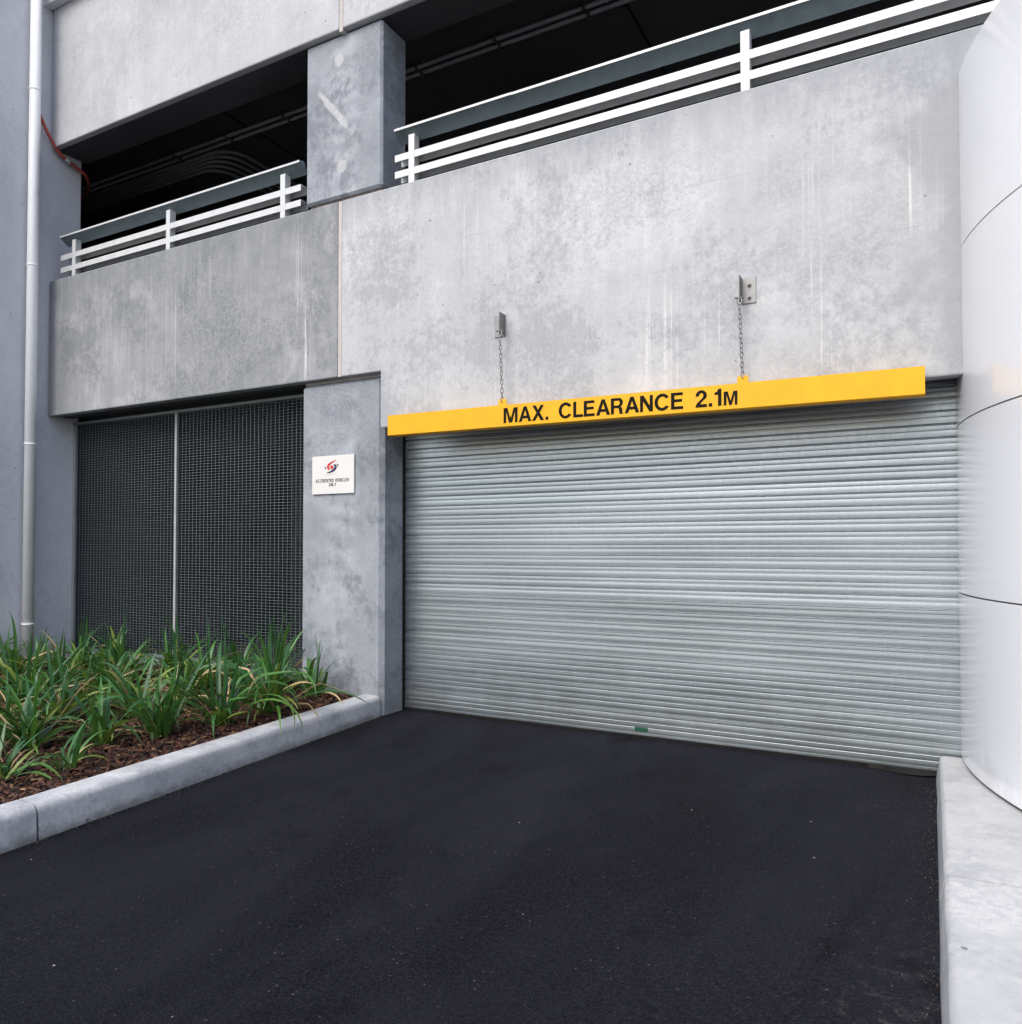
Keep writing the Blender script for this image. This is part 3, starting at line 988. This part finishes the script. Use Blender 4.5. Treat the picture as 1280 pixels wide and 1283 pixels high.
emb = [
    (ribbon([(690, 300), (640, 318), (580, 350), (540, 385), (528, 420), (540, 455), (565, 475)], (10, 20, 34, 46, 50, 40, 22)), SRED),
    ([[spx(605 + 34 * math.cos(R(q * 20)), 430 + 36 * math.sin(R(q * 20))) for q in range(18)]], SRED),
    (ribbon([(640, 378), (668, 395), (684, 425), (672, 460), (630, 497), (570, 527), (505, 540)], (16, 34, 48, 50, 42, 26, 12)), SBLUE),
    (ribbon([(472, 405), (470, 430), (480, 450), (500, 463)], (10, 18, 18, 10)), SBLUE),
    (ribbon([(695, 372), (718, 385), (730, 402), (735, 425)], (10, 18, 18, 10)), SBLUE),
    (ribbon([(462, 582), (520, 576), (570, 573), (622, 570)], (10, 8, 8, 9)), SGREY),
]
for i, (lps, m_) in enumerate(emb):
    obj('emblem', curve_mesh('emblem', lps, m_, 0.0003), sg, (0, -0.0126 - 0.00005 * i, 0))


GL.update({
    'D': (0.76, [[(0, 0), (0, 1)] + ell(.36, .5, .40, .5, 90, -90, 16), [(.2, .17), (.2, .83)] + ell(.34, .5, .21, .33, 90, -90, 12)]),
    'I': (0.22, [[(0, 0), (0, 1), (.22, 1), (.22, 0)]]),
    'T': (0.72, [[(.26, 0), (.26, .83), (0, .83), (0, 1), (.72, 1), (.72, .83), (.46, .83), (.46, 0)]]),
    'V': (0.86, [[(.32, 0), (0, 1), (.22, 1), (.43, .27), (.64, 1), (.86, 1), (.54, 0)]]),
    'H': (0.76, [[(0, 0), (0, 1), (.2, 1), (.2, .6), (.56, .6), (.56, 1), (.76, 1), (.76, 0), (.56, 0), (.56, .42), (.2, .42), (.2, 0)]]),
    'S': (0.70, [[(.0, .30), (.2, .33), (.25, .2), (.38, .16), (.48, .2), (.5, .28), (.44, .36), (.2, .44), (.06, .56), (.03, .72), (.1, .9), (.34, 1.02), (.58, .93), (.67, .71), (.47, .69), (.43, .82), (.33, .86), (.23, .8), (.24, .7), (.35, .62), (.6, .53), (.7, .36), (.66, .14), (.5, .0), (.36, -.02), (.14, .04), (.03, .16)]]),
    'O': (0.92, [ell(.46, .5, .46, .52, 0, 350, 30), ell(.46, .5, .255, .345, 0, 350, 30)]),
    'Y': (0.84, [[(.32, 0), (.32, .4), (0, 1), (.23, 1), (.42, .6), (.61, 1), (.84, 1), (.52, .4), (.52, 0)]]),
})


def sign_line(word, width, height, x0, z0):
    c0, its = 0.0, []
    for ch_ in word:
        if ch_ == ' ':
            c0 += 0.55
            continue
        wd, lps = GL[ch_]
        its.append((c0, lps))
        c0 += wd + 0.15
    kw = width / (c0 - 0.15)
    for c1, lps in its:
        obj('letter', curve_mesh('letter', [[((c1 + x) * kw, y * height) for x, y in lp] for lp in lps], BLACKP, 0.0003), sg, (x0 - width / 2, -0.0126, z0))


x0, z0 = spx(612, 722)
sign_line('ACCREDITED VEHICLES', 665 / 835 * SWD, 0.0265, x0, z0 - 0.001)
x0, z0 = spx(618, 802)
sign_line('ONLY', 148 / 835 * SWD, 0.0245, x0, z0 - 0.002)

# ------------------------------------------------------------------ drain pipe, red conduit
dp = thing('drain_pipe', (-7.895, -0.205, 0.1), 'tall white plastic drain pipe in the corner by the side wall', 'drain pipe')
MB().tube([(0, 0, 0), (0, 0, 10.0)], 0.052, 28).build('pipe', PVC, dp, smooth=True)
for zc in (0.516, 2.308, 4.108, 5.896):
    zl = zc - 0.1
    o = MB().tube([(0, 0, zl), (0, 0, zl + 0.004), (0, 0, zl + 0.014), (0, 0, zl + 0.018)], (0.0525, 0.0575, 0.0575, 0.0525), 28).build('coupling', PVC, dp, smooth=True)
    MB().box(-0.082, -0.045, -0.012, 0.012, zl - 0.002, zl + 0.012).build('clip', STEEL, dp)
rc = thing('red_conduit', (-7.9, -0.11, 5.3), 'red flexible conduit curving from behind the pipe into the upper deck', 'conduit')
pts = [(-0.052, -0.06, 0.80), (-0.050, -0.055, 0.52), (-0.02, -0.015, 0.36), (0, 0.055, 0.21), (0, 0.125, 0.117), (0, 0.21, 0.055), (-0.01, 0.32, 0.020), (-0.03, 0.47, -0.03), (-0.30, 0.66, -0.06), (-0.8, 0.75, -0.06)]
sm = []
for i in range(len(pts) - 1):
    p0, p1, p2, p3 = [Vector(pts[max(0, min(len(pts) - 1, i + d))]) for d in (-1, 0, 1, 2)]
    for q in range(6):
        t = q / 6
        sm.append(0.5 * ((2 * p1) + (p2 - p0) * t + (2 * p0 - 5 * p1 + 4 * p2 - p3) * t * t + (3 * p1 - p0 - 3 * p2 + p3) * t ** 3))
MB().tube(sm, 0.017, 12).build('tube', REDC, rc, smooth=True)
MB().tube(sm[31:35], 0.0205, 12).build('collar', plain('pale_tape', (0.5, 0.5, 0.5), 0.5), rc, smooth=True)

# ------------------------------------------------------------------ strap-leaved plants
LG = [mat_leaf('leaf_deep_green', (0.10, 0.17, 0.035), (0.026, 0.10, 0.028)),
      mat_leaf('leaf_mid_green', (0.16, 0.24, 0.04), (0.055, 0.165, 0.030)),
      mat_leaf('leaf_yellow_green', (0.28, 0.32, 0.06), (0.19, 0.25, 0.045))]
LD = mat_leaf('leaf_dry_straw', (0.30, 0.20, 0.10), (0.52, 0.38, 0.20), 0.7)


def leaf_mesh(name, mat, lean, droop, width, twist, seed, kink=0.0):
    """unit-length strap leaf rising from the origin and arching toward +x"""
    b = MB()
    n = 11
    ang = lean
    p = Vector((0, 0, 0))
    r_ = random.Random(seed)
    for i in range(n + 1):
        t = i / n
        wv = width * (0.55 + 0.45 * min(1, t * 3.5)) * (1 - max(0, (t - 0.45) / 0.55) ** 1.9) + 0.0006
        d = Vector((math.sin(ang), 0, math.cos(ang)))
        nrm = Vector((math.cos(ang), 0, -math.sin(ang)))
        tw_ = twist * t
        side = Vector((0, 1, 0)) * math.cos(tw_) + nrm * math.sin(tw_)
        fold = (nrm * math.cos(tw_) - Vector((0, 1, 0)) * math.sin(tw_)) * wv * (0.42 - 0.25 * t)
        yy = Vector((0, 0.03 * math.sin(t * 2.2 + seed) * t, 0))
        b.v += [p + yy + side * wv - fold * 0.6, p + yy + fold * 0.5, p + yy - side * wv - fold * 0.6]
        ang += droop / n * (0.35 + 1.5 * t) + r_.gauss(0, 0.03)
        if kink and 0.5 < t < 0.62:
            ang += kink
        p = p + d / n
    for i in range(n):
        for kk in range(2):
            a = i * 3 + kk
            b.f.append((a, a + 1, a + 4, a + 3))
    return b.mesh(name, mat, smooth=True)


VAR = {0: [], 1: [], 2: [], 3: []}
for i in range(14):
    VAR[0].append(leaf_mesh('leaf', LG[0], 0.05 + 0.065 * i, 0.35 + (i % 5) * 0.48, 0.021 + 0.004 * (i % 3), rnd.uniform(-0.6, 0.6), i))
    VAR[1].append(leaf_mesh('leaf', LG[1], 0.10 + 0.07 * i, 0.45 + (i % 5) * 0.52, 0.019 + 0.004 * (i % 3), rnd.uniform(-0.7, 0.7), 40 + i, 0.5 if i % 6 == 5 else 0))
for i in range(7):
    VAR[2].append(leaf_mesh('leaf', LG[2], 0.35 + 0.05 * i, 0.9 + (i % 3) * 0.5, 0.027, rnd.uniform(-0.9, 0.9), 80 + i))
    VAR[3].append(leaf_mesh('dry_leaf', LD, 0.45 + 0.13 * i, 0.5 + (i % 3) * 0.45, 0.011 + 0.003 * (i % 3), rnd.uniform(-2, 2), 120 + i, 0.6 if i % 2 else 0))

PL = [  # x, y, height, number of leaves, spread, label
    (-4.55, -2.08, 0.58, 34, 1.0, 'dense strap-leaved plant near the kerb, large, at the left edge of the bed'),
    (-4.12, -2.46, 0.40, 16, 1.0, 'strap-leaved plant cut by the left edge of the picture, nearest the kerb joint'),
    (-3.99, -2.20, 0.34, 13, 1.1, 'smallest dark strap-leaved plant close to the kerb at the left'),
    (-4.28, -1.82, 0.50, 20, 0.9, 'strap-leaved plant at the kerb just right of the smallest one'),
    (-4.14, -1.54, 0.66, 26, 0.75, 'upright bright green strap-leaved plant in the middle of the kerb row'),
    (-4.02, -1.17, 0.72, 24, 0.85, 'tall open strap-leaved plant at the kerb in front of the right mesh screen'),
    (-4.06, -0.72, 0.78, 34, 0.85, 'tallest strap-leaved plant, beside the kerb before the last plant at the column'),
    (-4.16, -0.17, 0.52, 18, 0.8, 'strap-leaved plant leaning against the concrete column'),
    (-5.05, -1.60, 0.60, 30, 1.1, 'strap-leaved plant right behind the large plant at the left edge of the bed'),
    (-5.70, -1.45, 0.62, 26, 1.1, 'strap-leaved plant in the second row directly below the drain pipe'),
    (-6.62, -0.47, 0.58, 26, 1.0, 'strap-leaved plant before the left end of the mesh screens'),
    (-6.28, -0.28, 0.62, 26, 1.0, 'strap-leaved plant before the middle of the left mesh screen'),
    (-5.14, -1.02, 0.56, 26, 1.1, 'strap-leaved plant in the second row, just left of the upright kerb plant'),
    (-5.86, -0.10, 0.66, 28, 0.9, 'strap-leaved plant in front of the post between the two mesh screens'),
    (-5.15, -0.34, 0.60, 28, 1.0, 'strap-leaved plant behind the tall open one, second row'),
    (-5.30, 0.12, 0.62, 24, 0.8, 'strap-leaved plant against the middle of the right mesh screen'),
    (-6.95, 0.10, 0.55, 22, 0.9, 'strap-leaved plant against the left mesh screen'),
    (-7.40, 0.05, 0.50, 20, 0.9, 'strap-leaved plant against the left frame of the mesh screens'),
    (-7.25, -0.50, 0.56, 22, 1.0, 'strap-leaved plant at the foot of the drain pipe'),
    (-6.75, -0.98, 0.70, 24, 1.0, 'strap-leaved plant beside the side wall at the left edge of the picture'),
    (-4.72, -0.02, 0.62, 22, 0.8, 'strap-leaved plant in the corner between right mesh screen and column'),
    (-5.75, -0.80, 0.56, 26, 1.1, 'strap-leaved plant in the third row, before the left half of the left mesh screen'),
    (-4.75, -1.25, 0.50, 20, 1.1, 'strap-leaved plant behind the upright bright green one'),
    (-4.85, -0.78, 0.55, 22, 1.0, 'strap-leaved plant in the second row between the upright and the tall open kerb plants'),
    (-6.05, -1.05, 0.60, 22, 1.1, 'strap-leaved plant in the third row just right of the drain pipe'),
    (-6.45, -0.75, 0.50, 20, 1.0, 'low strap-leaved plant in the back row between drain pipe and left mesh screen'),
    (-4.95, -1.95, 0.50, 20, 1.1, 'strap-leaved plant squeezed between the large left plant and the one behind it'),
    (-5.45, -1.15, 0.52, 20, 1.1, 'strap-leaved plant in the third row, behind the plant next to the smallest one'),
    (-4.62, -0.42, 0.50, 18, 1.0, 'strap-leaved plant between the tallest one and the corner by the column'),
    (-6.05, -0.45, 0.55, 20, 1.0, 'strap-leaved plant before the right half of the left mesh screen'),
    (-7.70, -0.62, 0.60, 16, 0.9, 'strap-leaved plant touching the side wall beside the drain pipe'),
]
for (px, py, hgt, nl, spread, lab) in PL:
    p = thing('strap_leaf_plant', (px, py, bedz(px, py) - 0.01), lab, 'plant', 'strap-leaved plants in the garden bed')
    fan = rnd.uniform(0, math.pi)
    nl = int(nl * 1.7)
    for q in range(nl):
        t = q / max(1, nl - 1)           # 0 inner, 1 outer
        u = rnd.random()
        ci = 0 if u < 0.50 else (1 if u < 0.86 else 2)
        lst = VAR[ci]
        idx = int(min(len(lst) - 1, max(0, (t * 1.0 + rnd.gauss(0, 0.18)) * spread * len(lst))))
        az = fan + (math.pi if rnd.random() < 0.5 else 0) + rnd.gauss(0, 0.75) if rnd.random() < 0.6 else rnd.uniform(0, 6.28)
        o = obj('leaf', lst[idx], p, (rnd.gauss(0, 0.022), rnd.gauss(0, 0.022), 0))
        s_ = hgt * 0.93 * rnd.uniform(0.45, 1.14) * (1.0 if ci < 2 else 0.8)
        wsc = min(1.25, max(0.8, 0.62 / s_)) * rnd.uniform(0.8, 1.15)
        o.scale = (s_, s_ * wsc, s_)
        o.rotation_euler = (rnd.gauss(0, 0.13), rnd.gauss(0, 0.10), az)
    for q in range(max(2, nl // 6)):
        o = obj('dry_leaf', rnd.choice(VAR[3]), p, (rnd.gauss(0, 0.03), rnd.gauss(0, 0.03), 0.01))
        s_ = hgt * rnd.uniform(0.55, 0.95)
        o.scale = (s_, s_, s_)
        o.rotation_euler = (rnd.gauss(0, 0.15), rnd.gauss(0.0, 0.2), rnd.uniform(0, 6.28))
